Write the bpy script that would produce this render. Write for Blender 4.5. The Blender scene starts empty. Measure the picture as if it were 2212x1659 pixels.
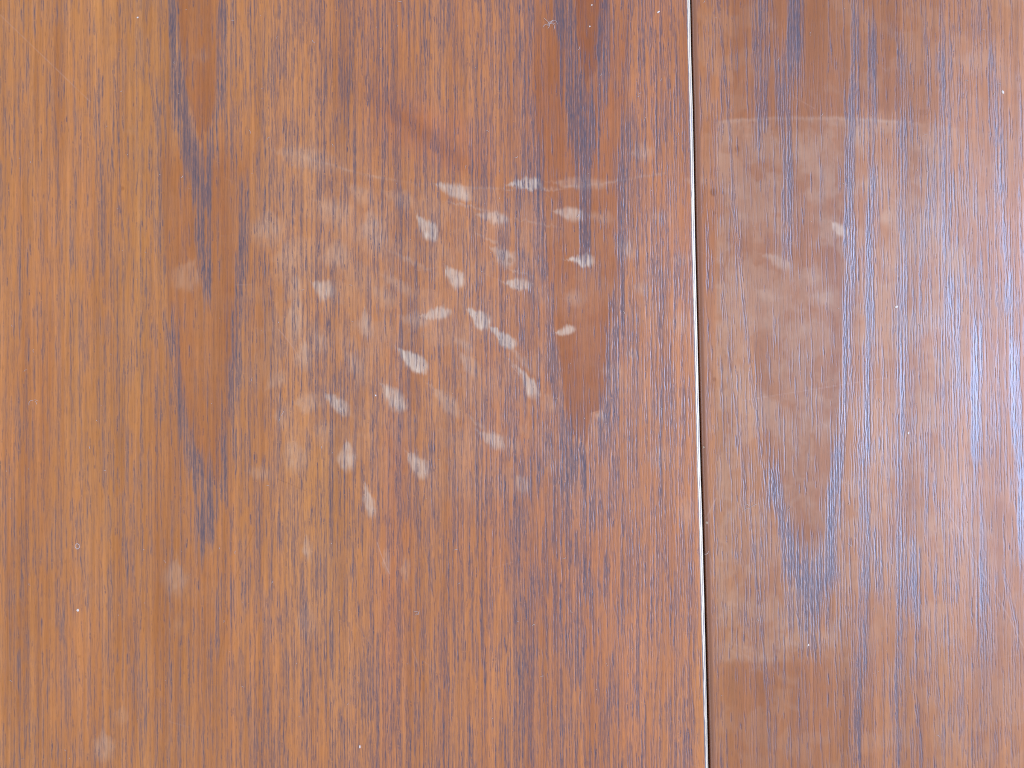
import bpy, math, random
import numpy as np
from mathutils import Vector, Matrix

# ------------------------------------------------------------------ camera, world, light
S = bpy.context.scene
W_PX, H_PX = 2212.0, 1659.0          # picture plane units used to measure the photograph
FW = 0.48                            # width of table seen, metres
HF = math.radians(62.0)              # horizontal field of view
DIST = FW / 2 / math.tan(HF / 2)
YAW = math.radians(4.0)

cam_d = bpy.data.cameras.new("camera")
cam = bpy.data.objects.new("camera", cam_d)
S.collection.objects.link(cam)
S.camera = cam
cam_d.sensor_width = 36
cam_d.angle = HF
cam_d.clip_start = 0.01
cam_d.clip_end = 50
CAM_ROT = Matrix.Rotation(YAW, 3, 'Y')        # looks down, turned a little
CAM_LOC = CAM_ROT @ Vector((0, 0, DIST))
cam.location = CAM_LOC
cam.rotation_euler = CAM_ROT.to_euler()
cam_d.dof.use_dof = True
cam_d.dof.focus_distance = DIST + 0.006
cam_d.dof.aperture_fstop = 5.6

wd = bpy.data.worlds.new("World")
S.world = wd
wd.use_nodes = True
bg = wd.node_tree.nodes["Background"]
bg.inputs[0].default_value = (1.0, 0.87, 0.76, 1)
bg.inputs[1].default_value = 0.62

def area(name, loc, target, sx, sy, power, col):
    l = bpy.data.lights.new(name, 'AREA')
    l.shape = 'RECTANGLE'; l.size = sx; l.size_y = sy
    l.energy = power; l.color = col
    o = bpy.data.objects.new(name, l)
    S.collection.objects.link(o)
    o.location = loc
    d = Vector(target) - Vector(loc)
    o.rotation_euler = d.to_track_quat('-Z', 'Y').to_euler()
    return o
# the window on the right of the table
area("window_light", (1.52, 0.02, 1.42), (0, 0, 0), 1.1, 1.5, 56, (0.45, 0.61, 1.0))

S.view_settings.view_transform = 'Standard'
S.view_settings.look = 'None'
S.view_settings.exposure = 0.17
S.view_settings.gamma = 1.0
S.cycles.max_bounces = 5
S.cycles.pixel_filter_type = 'BLACKMAN_HARRIS'
S.cycles.filter_width = 1.05

# ------------------------------------------------------------------ picture measure -> table plane
R_ = np.array(CAM_ROT)
C_ = np.array(CAM_LOC)
def plane(u, v):
    """photograph position (u 0..2212, v 0..1659) -> x, y on the table top"""
    k = FW / W_PX
    dx = (np.asarray(u, float) - W_PX / 2) * k
    dy = (H_PX / 2 - np.asarray(v, float)) * k
    dz = -DIST
    wx = R_[0, 0] * dx + R_[0, 1] * dy + R_[0, 2] * dz
    wy = R_[1, 0] * dx + R_[1, 1] * dy + R_[1, 2] * dz
    wz = R_[2, 0] * dx + R_[2, 1] * dy + R_[2, 2] * dz
    t = -C_[2] / wz
    return C_[0] + t * wx, C_[1] + t * wy
PX = FW / W_PX

rng = np.random.default_rng(7)
U0, U1, V0, V1 = -700.0, 2912.0, -560.0, 2220.0
RY = 1.25                                   # raster step down the grain
NX = int(U1 - U0) + 1
NY = int((V1 - V0) / RY) + 1

def vn(u, v, sx, sy, seed):
    """smooth value noise, u 1-D (columns) and v 1-D (rows) -> 2-D array, 0..1"""
    r = np.random.default_rng(seed)
    gx = (u - U0) / sx + 3.0; gy = (v - V0) / sy + 3.0
    nx = int(gx.max()) + 4; ny = int(gy.max()) + 4
    g = r.random((ny, nx)).astype(np.float32)
    ix = np.floor(gx).astype(int); fx = (gx - ix).astype(np.float32); fx = fx * fx * (3 - 2 * fx)
    iy = np.floor(gy).astype(int); fy = (gy - iy).astype(np.float32); fy = fy * fy * (3 - 2 * fy)
    a = g[:, ix] * (1 - fx) + g[:, ix + 1] * fx
    return a[iy, :] * (1 - fy)[:, None] + a[iy + 1, :] * fy[:, None]

def sst(a, b, x):
    t = np.clip((x - a) / (b - a), 0, 1)
    return t * t * (3 - 2 * t)

# ------------------------------------------------------------------ seam between the two boards
SV = np.array([-600, 0, 117, 233, 366, 553, 720, 853, 1020, 1106, 1306, 1473, 1659, 2300.])
SU = np.array([1479.5, 1491.7, 1494, 1497.5, 1500, 1503.5, 1507.5, 1510.5, 1514.5, 1517.5, 1522.7, 1526.7, 1531, 1546.])
def seam(v): return np.interp(v, SV, SU)

# ------------------------------------------------------------------ figure of the veneer
# tongues of smooth wood (cathedral figure): left edge, right edge as (v, u) lists, strength, ragged foot
TONGUES = [
    ([(-560, 330), (0, 378), (100, 388), (200, 402), (295, 428)], [(-560, 520), (0, 484), (150, 474), (250, 462), (295, 446)], 0.62),
    ([(330, 345), (560, 355), (700, 368), (850, 388), (960, 416), (1042, 442)], [(330, 540), (600, 524), (800, 508), (950, 488), (1042, 474)], 0.52),
    ([(-560, 1200), (0, 1243), (100, 1248), (178, 1262)], [(-560, 1350), (0, 1316), (120, 1300), (178, 1276)], 1.0),
    ([(0, 1152), (233, 1153), (333, 1163), (450, 1172), (553, 1180), (636, 1188), (720, 1200), (786, 1210), (900, 1222), (948, 1234)],
     [(0, 1366), (133, 1354), (283, 1346), (553, 1342), (620, 1338), (690, 1326), (730, 1318), (850, 1311), (884, 1300), (892, 1276), (948, 1270)], 0.62),
    ([(-560, 1560), (500, 1598), (553, 1602), (636, 1612), (740, 1624), (840, 1636), (950, 1652), (1013, 1662), (1106, 1692), (1195, 1722)],
     [(-560, 1850), (0, 1838), (300, 1835), (553, 1828), (750, 1822), (850, 1816), (950, 1810), (1050, 1802), (1130, 1790), (1195, 1758)], 0.55),
    ([(-560, 1880), (-150, 1855), (0, 1852), (240, 1852)], [(-560, 1990), (0, 1945), (240, 1948)], 0.5),
    ([(1430, 1560), (1700, 1575), (2220, 1590)], [(1430, 1838), (1700, 1835), (2220, 1850)], 0.35),
]
def tongue(u, v, t, soft=5.0, rag=None):
    L, Rr, s = t
    lv = np.array([p[0] for p in L], float); lu = np.array([p[1] for p in L], float)
    rv = np.array([p[0] for p in Rr], float); ru = np.array([p[1] for p in Rr], float)
    a = np.interp(v, lv, lu)[:, None]; b = np.interp(v, rv, ru)[:, None]
    uu = u[None, :]
    vv = v[:, None] + (rag if rag is not None else 0)
    top = sst(lv[0] - 60, lv[0] + 40, vv)
    bot = 1 - sst(lv[-1] - 6, lv[-1] + 8, vv)
    return sst(-soft, soft, uu - a) * sst(-soft, soft, b - uu) * top * bot

ua = np.arange(NX, dtype=np.float32) + U0
va = (np.arange(NY, dtype=np.float32) * RY + V0)

rag = (vn(ua, va, 4, 4000, 51) - 0.5) * 40
flame = np.zeros((NY, NX), np.float32)
for t in TONGUES:
    flame = np.maximum(flame, (tongue(ua, va, t, 4.5, rag) * t[2]).astype(np.float32))
# the two lower ends of the second tongue are the reddest
low_red = tongue(ua, va, ([(690, 1203), (786, 1210), (900, 1222), (948, 1234)], [(690, 1318), (850, 1311), (884, 1300), (892, 1276), (948, 1270)], 1), 4, rag)
low_red = np.maximum(low_red, tongue(ua, va, ([(-560, 1200), (0, 1243), (100, 1248), (178, 1262)], [(-560, 1350), (0, 1316), (120, 1300), (178, 1276)], 1), 5, rag) * 0.9)
flame = np.clip(flame * 0.82 + low_red.astype(np.float32) * 0.3, 0, 1) * (.86 + .4 * vn(ua, va, 30, 160, 52)).astype(np.float32)
for (c_, d_, a_, b_, sl_, s_) in [(930, 300, 130, 26, .72, .6), (1000, 350, 50, 22, .2, .4)]:
    p_ = ua[None, :] - c_; q_ = va[:, None] - d_ - p_ * sl_
    flame = np.maximum(flame, (np.exp(-(p_ / a_) ** 2 - (q_ / b_) ** 2) * s_).astype(np.float32))
del low_red

# streaks of lighter and darker wood
tone = (0.26 * vn(ua, va, 34, 1500, 1) + 0.24 * vn(ua, va, 11, 700, 2) + 0.26 * vn(ua, va, 4.5, 260, 3)
        + 0.24 * vn(ua, va, 90, 380, 4))
tone = np.clip((tone - 0.5) * 1.6 + 0.55, 0, 1).astype(np.float32)
red = (0.6 * vn(ua, va, 150, 500, 5) + 0.4 * vn(ua, va, 24, 420, 6)).astype(np.float32)
# the grain is more golden on the far left and lower left, redder in the middle
gu = np.interp(ua, [-700, 0, 300, 560, 800, 1100, 1490, 1500, 1800, 2212, 2912], [.34, .34, .26, .36, .55, .78, .85, .75, .6, .65, .65]).astype(np.float32)
red = np.clip(0.45 * red + gu[None, :] * 0.75 - 0.08, 0, 1)
patches = [  # deeper orange patches u, v, ru, rv, strength
    (940, 290, 90, 45, .55), (990, 345, 60, 30, .5), (870, 240, 60, 60, .35), (690, 1150, 110, 160, -.2), (680, 1000, 60, 90, -.15),
    (300, 600, 60, 500, -.15), (1230, 1250, 160, 260, .12), (1290, 740, 60, 60, .2), (860, 960, 30, 200, .35), (845, 1300, 30, 300, .3),
    (1180, 250, 40, 200, .2), (700, 1350, 60, 200, -.15)]
for (cu, cv, ru, rv, s) in patches:
    g = np.exp(-((ua - cu) / ru) ** 2)[None, :] * np.exp(-((va - cv) / rv) ** 2)[:, None]
    red += (s * g).astype(np.float32)
red = np.clip(red, 0, 1.2)

# ------------------------------------------------------------------ pores
pore = np.zeros(NY * NX, np.float32)
def strokes(x0, y0, ln, wd_, amp, slope, wig, seed):
    """splat elongated pores; arrays of equal length"""
    r = np.random.default_rng(seed)
    n = np.maximum((ln / RY).astype(int), 3)
    idx = np.repeat(np.arange(len(n)), n)
    st = np.cumsum(n) - n
    k = np.arange(n.sum()) - np.repeat(st, n)
    t = k / (n[idx] - 1.0)
    y = y0[idx] + t * ln[idx]
    ph = r.random(len(n)) * 6.28; ph2 = r.random(len(n)) * 6.28
    dy = t * ln[idx]
    x = x0[idx] + slope[idx] * dy + wig[idx] * (np.sin(dy * 0.09 + ph[idx]) - np.sin(ph[idx])) \
        + 0.35 * np.sin(dy * 0.21 + ph2[idx])
    env = np.clip(np.minimum(t, 1 - t) * 5.5, 0, 1) ** 0.7
    env *= 0.86 + 0.14 * np.sin(dy * 0.17 + ph[idx] * 3)
    ri = np.round((y - V0) / RY).astype(int)
    ci = np.floor(x - U0).astype(int)
    w = wd_[idx] * (0.65 + 0.35 * env)
    for o in range(-3, 5):
        c = ci + o
        d = (c + U0 - x) / w
        val = (amp[idx] * env * np.exp(-d * d)).astype(np.float32)
        ok = (val > 0.02) & (ri >= 0) & (ri < NY) & (c >= 0) & (c < NX)
        np.maximum.at(pore, ri[ok] * NX + c[ok], val[ok])

# density map
cu = np.arange(U0, U1, 3.0); cv = np.arange(V0, V1, 8.0)
base = np.interp(cu, [-700, 0, 330, 520, 600, 700, 1000, 1150, 1350, 1490, 1510, 1700, 2050, 2212, 2912],
                 [.18, .16, .20, .34, .52, .52, .50, .62, .60, .55, .20, .27, .32, .24, .30])
D = np.repeat(base[None, :], len(cv), 0)
D *= 0.62 + 0.42 * vn(cu, cv, 26, 700, 11) + .35 * vn(cu, cv, 9, 300, 17)
def bump_rect(u0, u1, v0, v1, s, soft=14):
    m = sst(u0 - soft, u0 + soft, cu) * (1 - sst(u1 - soft, u1 + soft, cu))
    n = sst(v0 - soft * 2, v0 + soft * 2, cv) * (1 - sst(v1 - soft * 2, v1 + soft * 2, cv))
    return n[:, None] * m[None, :] * s
D += bump_rect(1080, 1330, 960, 1300, .30)
D += bump_rect(1090, 1350, 1280, 1560, .12)
D += bump_rect(640, 760, 1180, 1500, .10)
D -= bump_rect(540, 640, 500, 1050, .20)
D -= bump_rect(1510, 1700, 420, 700, .08)
D = np.clip(D, 0.05, 1.2)
cl = vn(cu, cv, 9, 75, 12) * 0.6 + vn(cu, cv, 5, 38, 13) * 0.4
Dc = D * (0.16 + 1.35 * sst(0.45, 0.62, cl))
keep = np.ones_like(Dc)
for t in TONGUES:
    keep = np.minimum(keep, 1 - tongue(cu, cv, t, 5, (vn(cu, cv, 5, 4000, 14) - .5) * 40) * (0.86 if t[2] >= .52 else 0.62))
Dc *= keep
# dense clumps of pores gathered about the tongues: polygon-ish bands (list of (u, v, half width), density)
def band(pts, s):
    p = np.array(pts, float)
    c = np.interp(cv, p[:, 1], p[:, 0]); w = np.interp(cv, p[:, 1], p[:, 2])
    e = sst(p[0, 1] - 12, p[0, 1] + 12, cv) * (1 - sst(p[-1, 1] - 12, p[-1, 1] + 12, cv))
    ragb = (vn(cu, cv, 5, 60, 15) - .5) * 1.1 + 1
    q = np.abs(cu[None, :] - c[:, None]) / (w[:, None] * ragb)
    return (1 - sst(0.75, 1.15, q)) * e[:, None] * s
BANDS = [
    ([(368, -100, 9), (372, 0, 9), (384, 200, 11), (410, 300, 16), (434, 400, 18), (442, 520, 12), (448, 640, 8)], 1.5),
    ([(482, 0, 8), (474, 200, 8), (455, 320, 10), (445, 400, 10)], 1.1),
    ([(528, 380, 10), (520, 620, 12), (508, 800, 12), (498, 900, 8)], .75),
    ([(400, 940, 10), (420, 1000, 15), (450, 1050, 30), (452, 1090, 24), (445, 1160, 10)], 1.35),
    ([(486, 880, 8), (482, 1000, 10), (470, 1080, 12)], 1.0),
    ([(375, 700, 6), (388, 850, 8), (395, 940, 8)], .9),
    ([(1208, -200, 20), (1218, 0, 22), (1222, 60, 20), (1236, 160, 20), (1262, 250, 34), (1262, 330, 20), (1264, 450, 14), (1262, 560, 10)], 1.35),
    ([(1314, -200, 9), (1308, 0, 9), (1304, 120, 14), (1298, 220, 16)], 1.5),
    ([(1128, -100, 16), (1130, 0, 16), (1128, 200, 14), (1140, 420, 10)], .8),
    ([(1160, 300, 8), (1168, 553, 10), (1183, 640, 9), (1196, 800, 10), (1215, 960, 16), (1225, 1060, 20)], 1.0),
    ([(1352, 250, 11), (1344, 553, 12), (1330, 690, 14), (1320, 850, 12), (1308, 950, 10)], 1.1),
    ([(1296, 888, 16), (1292, 950, 18), (1288, 990, 12)], 1.5),
    ([(1222, 930, 6), (1240, 965, 14), (1252, 985, 22), (1250, 1060, 18)], 1.6),
    ([(1378, 650, 20), (1370, 900, 16), (1360, 1060, 12)], .5),
    ([(1718, -160, 14), (1716, 0, 14), (1716, 80, 13), (1706, 150, 8)], 1.9),
    ([(1640, -100, 20), (1640, 60, 20), (1650, 150, 18), (1640, 300, 14)], .6),
    ([(1690, 120, 16), (1700, 300, 16), (1702, 400, 12), (1696, 560, 6)], .8),
    ([(1668, 1020, 9), (1684, 1106, 12), (1702, 1190, 20), (1726, 1240, 26), (1745, 1290, 22), (1750, 1340, 12)], 1.7),
    ([(1812, 960, 10), (1802, 1080, 14), (1790, 1180, 20), (1772, 1240, 26), (1752, 1290, 14)], 1.7),
    ([(1740, 1290, 40), (1748, 1400, 40)], .6),
    ([(1846, 0, 7), (1847, 200, 8), (1838, 240, 12), (1836, 420, 10), (1834, 600, 12), (1827, 760, 9), (1820, 960, 9)], 1.1),
    ([(1884, 60, 10), (1884, 400, 9), (1876, 600, 11), (1870, 900, 8), (1864, 1300, 9), (1852, 1659, 9)], .9),
    ([(1950, 100, 8), (1950, 500, 8), (1946, 800, 8), (1944, 1300, 9), (1936, 1659, 8)], .8),
    ([(2036, 100, 10), (2042, 330, 11), (2060, 600, 14), (2066, 860, 14)], .8),
    ([(2140, 100, 8), (2160, 450, 9), (2180, 620, 10), (2196, 860, 12), (2208, 1200, 10)], .9),
    ([(2105, 700, 8), (2108, 820, 16), (2106, 1000, 8)], 1.2),
    ([(2120, 1120, 12), (2124, 1260, 16), (2126, 1400, 14)], .9),
    ([(1864, 1110, 12), (1882, 1180, 14), (1900, 1220, 10)], 1.2),
    ([(1978, 1180, 8), (1972, 1260, 14), (1980, 1340, 8)], 1.3),
    ([(1400, 1180, 30), (1385, 1320, 20)], .5),
    ([(1115, 1260, 14), (1128, 1400, 18), (1130, 1500, 10)], .9),
]
for b, s in BANDS:
    Dc = np.maximum(Dc, band(b, s * 1.45) * (0.45 + 0.75 * sst(.38, .6, cl)))

def scatter(Dm, n, seed, lmean, lmin, wr, ar, pitch=6.3):
    r = np.random.default_rng(seed)
    m = Dm.shape[0] * Dm.shape[1]
    pr = np.clip(Dm, 0, None).ravel(); pr = pr / pr.sum()
    id_ = r.choice(m, n, p=pr)
    yy = cv[id_ // Dm.shape[1]] + r.random(n) * 8
    xx = cu[id_ % Dm.shape[1]] + r.random(n) * 3 - 1.5
    # pores sit on vessel lines a few pixels apart
    xx = np.where(r.random(n) < .76, np.round(xx / pitch) * pitch + 1.3 * np.sin(np.round(xx / pitch) * 2.4) + r.normal(0, .35, n), xx)
    ln = lmin + r.exponential(lmean, n)
    sl = np.interp(xx, [-700, 400, 900, 1500, 1700, 2912], [.0, .004, .006, .020, .022, .03]) + r.normal(0, .006, n)
    strokes(xx, yy - ln / 2, ln, r.uniform(*wr, n), r.uniform(*ar, n), sl, r.uniform(.1, .9, n), seed + 1)

AREA_K = (U1 - U0) * (V1 - V0) / (W_PX * H_PX)
scatter(Dc, int(19000 * AREA_K), 21, 44, 8, (.62, .98), (.30, .95))
Dk = np.clip(Dc - 0.5, 0, None) ** 1.3 + 0.015
scatter(Dk, int(3800 * AREA_K), 23, 42, 14, (.85, 1.25), (.6, 1.15))
fine = D * (0.5 + vn(cu, cv, 6, 60, 16)) * (0.35 + 0.65 * keep)
fine = np.maximum(fine, 0.22) * np.interp(cu, [1490, 1510], [1, .55])[None, :]
scatter(fine, int(30000 * AREA_K), 25, 34, 6, (.55, .75), (.12, .46), 3.7)

# long dark lines that can be followed through the picture: (pts u,v), spread, strands, amplitude, width
LINES = [
    ([(363, -60), (367, 0), (373, 100), (383, 200), (386, 235)], 4, 3, .95, 1.6),
    ([(343, 230), (342, 330), (344, 430), (348, 550)], 1.4, 3, 1.0, 1.5),
    ([(320, 90), (326, 170), (334, 230), (342, 265)], 2, 2, .8, 1.5),
    ([(350, 560), (352, 640)], 1.5, 2, .8, 1.3), ([(358, 690), (368, 760), (386, 860), (387, 930)], 3, 3, .75, 1.3),
    ([(209, 200), (213, 300), (216, 400), (219, 450)], 2, 3, .9, 1.6), ([(245, 140), (252, 250), (256, 350), (262, 500), (264, 560)], 1, 2, .9, 1.2),
    ([(115, 100), (116, 300), (128, 420), (130, 553), (128, 760), (127, 900), (128, 1050), (127, 1140), (128, 1290), (131, 1480), (132, 1700)], 1.5, 2, .6, 1.5),
    ([(42, -40), (40, 120), (60, 240), (62, 340), (28, 470), (26, 553), (20, 760), (15, 950)], 2, 1, .45, 1.5),
    ([(60, 700), (60, 900), (62, 1080), (60, 1300), (61, 1480)], 1.5, 2, .55, 1.4),
    ([(181, 620), (182, 740), (180, 880), (181, 1050), (186, 1200), (192, 1330), (196, 1520), (200, 1700)], 1.5, 2, .5, 1.5),
    ([(221, 553), (228, 750), (228, 940), (229, 1100), (238, 1200), (242, 1460), (246, 1700)], 2, 2, .6, 1.4),
    ([(284, 1090), (285, 1250), (294, 1400), (300, 1510), (307, 1700)], 1.5, 3, .75, 1.6),
    ([(265, 553), (268, 780), (268, 900), (275, 1000), (281, 1160)], 1.5, 2, .5, 1.3),
    ([(855, -40), (854, 60), (850, 150), (853, 260), (851, 400), (850, 553), (845, 690), (843, 820), (839, 960), (838, 1106), (840, 1300), (839, 1500), (838, 1720)], 1.6, 2, .85, 1.5),
    ([(860, 240), (862, 440), (864, 553), (865, 700), (862, 840), (860, 1000), (858, 1200), (861, 1330), (859, 1480), (863, 1720)], 2.0, 3, .9, 1.7),
    ([(633, 40), (632, 250), (628, 400), (623, 553), (618, 600), (614, 700), (608, 830), (604, 960), (596, 1060), (590, 1110), (580, 1270), (576, 1480), (564, 1720)], 1.6, 2, .8, 1.5),
    ([(764, -40), (764, 100), (763, 200), (766, 290)], 2, 2, .8, 1.3), ([(793, -30), (793, 60), (789, 120)], 2, 2, .8, 1.2),
    ([(1055, -60), (1057, 60), (1061, 200), (1064, 330), (1066, 400), (1078, 470), (1080, 553), (1084, 640), (1087, 760)], 1.8, 3, .85, 1.3),
    ([(998, -30), (1000, 100), (1001, 230)], 1.2, 2, .8, 1.1), ([(899, 270), (902, 420), (906, 530)], 1.2, 2, .8, 1.2),
    ([(1027, 180), (1028, 330), (1032, 420)], 1.2, 2, .7, 1.2),
    ([(1150, -60), (1149, 120), (1152, 270), (1161, 380), (1170, 470), (1174, 553), (1181, 640), (1192, 720), (1197, 760), (1203, 800), (1210, 860), (1218, 930), (1223, 1010)], 1.6, 3, .95, 1.4),
    ([(1366, -60), (1360, 40), (1355, 140), (1348, 260), (1344, 400), (1345, 553), (1342, 620), (1333, 690), (1320, 740), (1314, 810), (1308, 890)], 2.2, 3, .9, 1.4),
    ([(1445, 90), (1441, 230), (1440, 370), (1442, 553)], 1.6, 2, .85, 1.2), ([(1434, 612), (1431, 720), (1430, 860), (1428, 960), (1424, 1060)], 1.8, 3, .95, 1.4),
    ([(1480, 606), (1475, 740), (1473, 860), (1470, 990), (1472, 1106), (1468, 1240), (1467, 1400), (1464, 1560), (1463, 1720)], 1.8, 3, .85, 1.4),
    ([(1424, 1180), (1421, 1300), (1421, 1440), (1413, 1530), (1411, 1700)], 2.2, 3, .85, 1.3),
    ([(1117, 1106), (1122, 1200), (1128, 1300), (1134, 1400), (1138, 1475)], 2.0, 3, 1.0, 1.5), ([(1147, 1500), (1149, 1720)], 2, 3, .9, 1.5), ([(1110, 1560), (1114, 1720)], 2, 3, .9, 1.4),
    ([(1082, 900), (1092, 1000), (1102, 1100), (1106, 1200), (1108, 1300)], 2, 2, .75, 1.2),
    ([(920, 980), (926, 1100), (923, 1200), (928, 1300)], 2, 2, .8, 1.3), ([(886, 920), (890, 1000), (884, 1060)], 3, 3, .9, 1.3),
    ([(744, 600), (742, 740), (745, 900), (742, 980)], 1.6, 2, .6, 1.2), ([(706, 800), (704, 900), (702, 1060)], 1.6, 2, .7, 1.2),
    ([(660, 1140), (662, 1206)], 1, 2, .9, 1.3), ([(692, 1230), (695, 1360), (690, 1460)], 1.4, 2, .7, 1.2), ([(653, 1330), (651, 1460), (650, 1640)], 1.4, 2, .7, 1.2),
    ([(758, 1220), (760, 1300), (757, 1430)], 1.4, 2, .8, 1.2), ([(794, 1530), (793, 1700)], 2, 3, .8, 1.3), ([(878, 1480), (885, 1600), (888, 1700)], 3, 4, .8, 1.3), ([(922, 1500), (924, 1700)], 2.5, 3, .8, 1.4),
    ([(565, 1560), (566, 1700)], 1, 2, .9, 1.4), ([(616, 1240), (618, 1330), (613, 1500)], 3, 3, .6, 1.3),
    # right board
    ([(1553, 0), (1557, 60), (1563, 120), (1573, 220), (1578, 290), (1583, 360), (1587, 430), (1592, 500), (1598, 553), (1606, 636), (1612, 700), (1618, 740), (1626, 836), (1634, 890), (1645, 970), (1655, 1050), (1664, 1110)], 1.8, 3, .95, 1.4),
    ([(1522, 60), (1531, 170), (1534, 260), (1543, 320), (1541, 370)], 2, 2, .8, 1.2), ([(1560, 553), (1566, 640), (1570, 700), (1578, 786), (1587, 870), (1600, 936), (1606, 1000), (1611, 1046)], 1.8, 2, .8, 1.3),
    ([(1534, 1190), (1538, 1250), (1541, 1330), (1545, 1410), (1550, 1560)], 1.5, 2, .6, 1.2),
    ([(1620, 1100), (1628, 1200), (1636, 1280), (1644, 1340), (1652, 1430), (1656, 1480), (1661, 1560), (1666, 1700)], 1.8, 3, .85, 1.5),
    ([(1632, 0), (1640, 100), (1638, 200), (1634, 300)], 2, 2, .9, 1.3), ([(1716, -40), (1716, 60), (1712, 150)], 5, 5, 1.0, 1.5), ([(1690, 160), (1698, 240), (1702, 300)], 3, 3, .8, 1.2),
    ([(1662, 1020), (1672, 1060), (1684, 1110), (1698, 1160), (1706, 1230)], 3, 4, 1.0, 1.6),
    ([(1844, -40), (1845, 60), (1849, 130), (1842, 200), (1836, 260), (1836, 380), (1834, 470), (1836, 553), (1830, 620), (1827, 720), (1828, 800), (1820, 900), (1815, 960), (1808, 1030), (1802, 1106), (1796, 1180)], 2.6, 4, .9, 1.4),
    ([(1882, 60), (1882, 160), (1886, 280), (1882, 400), (1879, 553), (1872, 700), (1868, 820), (1866, 960), (1866, 1106), (1860, 1230), (1858, 1330), (1850, 1430), (1845, 1560), (1844, 1700)], 2.2, 3, .85, 1.4),
    ([(1949, 130), (1949, 330), (1952, 553), (1945, 700), (1942, 840), (1939, 960), (1941, 1106), (1942, 1300), (1938, 1450), (1932, 1700)], 1.8, 2, .8, 1.4),
    ([(1976, 1106), (1976, 1180), (1970, 1250), (1976, 1310), (1982, 1340)], 1.5, 2, .9, 1.5), ([(1976, 1500), (1984, 1580), (1990, 1640)], 2.5, 3, .9, 1.8),
    ([(2033, -20), (2035, 100), (2034, 190), (2040, 260), (2043, 330)], 1.8, 2, .85, 1.4), ([(2056, 636), (2062, 720), (2067, 800), (2071, 868)], 1.0, 2, .95, 1.2),
    ([(2134, -40), (2142, 120), (2148, 220), (2156, 340), (2164, 440), (2170, 520), (2176, 600), (2184, 680), (2192, 800), (2200, 900), (2207, 1000), (2212, 1100)], 2.0, 3, .85, 1.5),
    ([(2106, 670), (2105, 860), (2106, 980)], 2.2, 3, .85, 1.4), ([(2120, 1106), (2124, 1200), (2130, 1300), (2136, 1400), (2145, 1500)], 2, 2, .7, 1.4),
    ([(2076, 1390), (2076, 1500), (2080, 1590)], 2.2, 3, .7, 1.4), ([(2156, 560), (2158, 760), (2162, 900), (2164, 1060)], 2, 2, .8, 1.4), ([(2178, 1500), (2182, 1700)], 3, 3, .6, 1.6),
    ([(2170, 1240), (2190, 1320), (2200, 1400)], 3, 3, .8, 1.5),
]
rl = np.random.default_rng(99)
X, Y, L, Wd, A, Sl, Wg = [], [], [], [], [], [], []
for pts, sp, ns, am, w in LINES:
    p = np.array(pts, float)
    tot = p[-1, 1] - p[0, 1]
    for k in range(ns):
        off = rl.normal(0, sp) + (k - (ns - 1) / 2) * 2.2
        y = p[0, 1] - rl.random() * 20
        while y < p[-1, 1]:
            ln = 14 + rl.exponential(38)
            x = np.interp(y, p[:, 1], p[:, 0]); x2 = np.interp(y + ln, p[:, 1], p[:, 0])
            off += rl.normal(0, .5)
            X.append(x + off); Y.append(y); L.append(ln); Wd.append(w * rl.uniform(.55, .85)); A.append(am * rl.uniform(.55, 1.1))
            Sl.append((x2 - x) / ln); Wg.append(rl.uniform(.1, .7))
            y += ln * rl.uniform(.72, 1.05) + (rl.random() < .2) * rl.uniform(5, 40)
strokes(*[np.array(q, float) for q in (X, Y, L, Wd, A, Sl, Wg)], 5)
pore = pore.reshape(NY, NX)

# broad grey bands lying along groups of pores (open grain holding grime, its violet standing in for window reflection)
smear = pore.copy()
for sh in (1, 2):
    smear = (smear + np.roll(smear, sh, 1) + np.roll(smear, -sh, 1)) / 3
for sh in (1, 2, 4, 7):
    smear = (smear + np.roll(smear, sh, 0) + np.roll(smear, -sh, 0)) / 3
smear = np.clip(smear * 1.5, 0, 1) * np.interp(ua, [0, 450, 650], [1.7, 1.6, 1.0]).astype(np.float32)[None, :]
lip = pore.copy()
for sh in (1, 2):
    lip = (lip + np.roll(lip, sh, 1) + np.roll(lip, -sh, 1)) / 3

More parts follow.
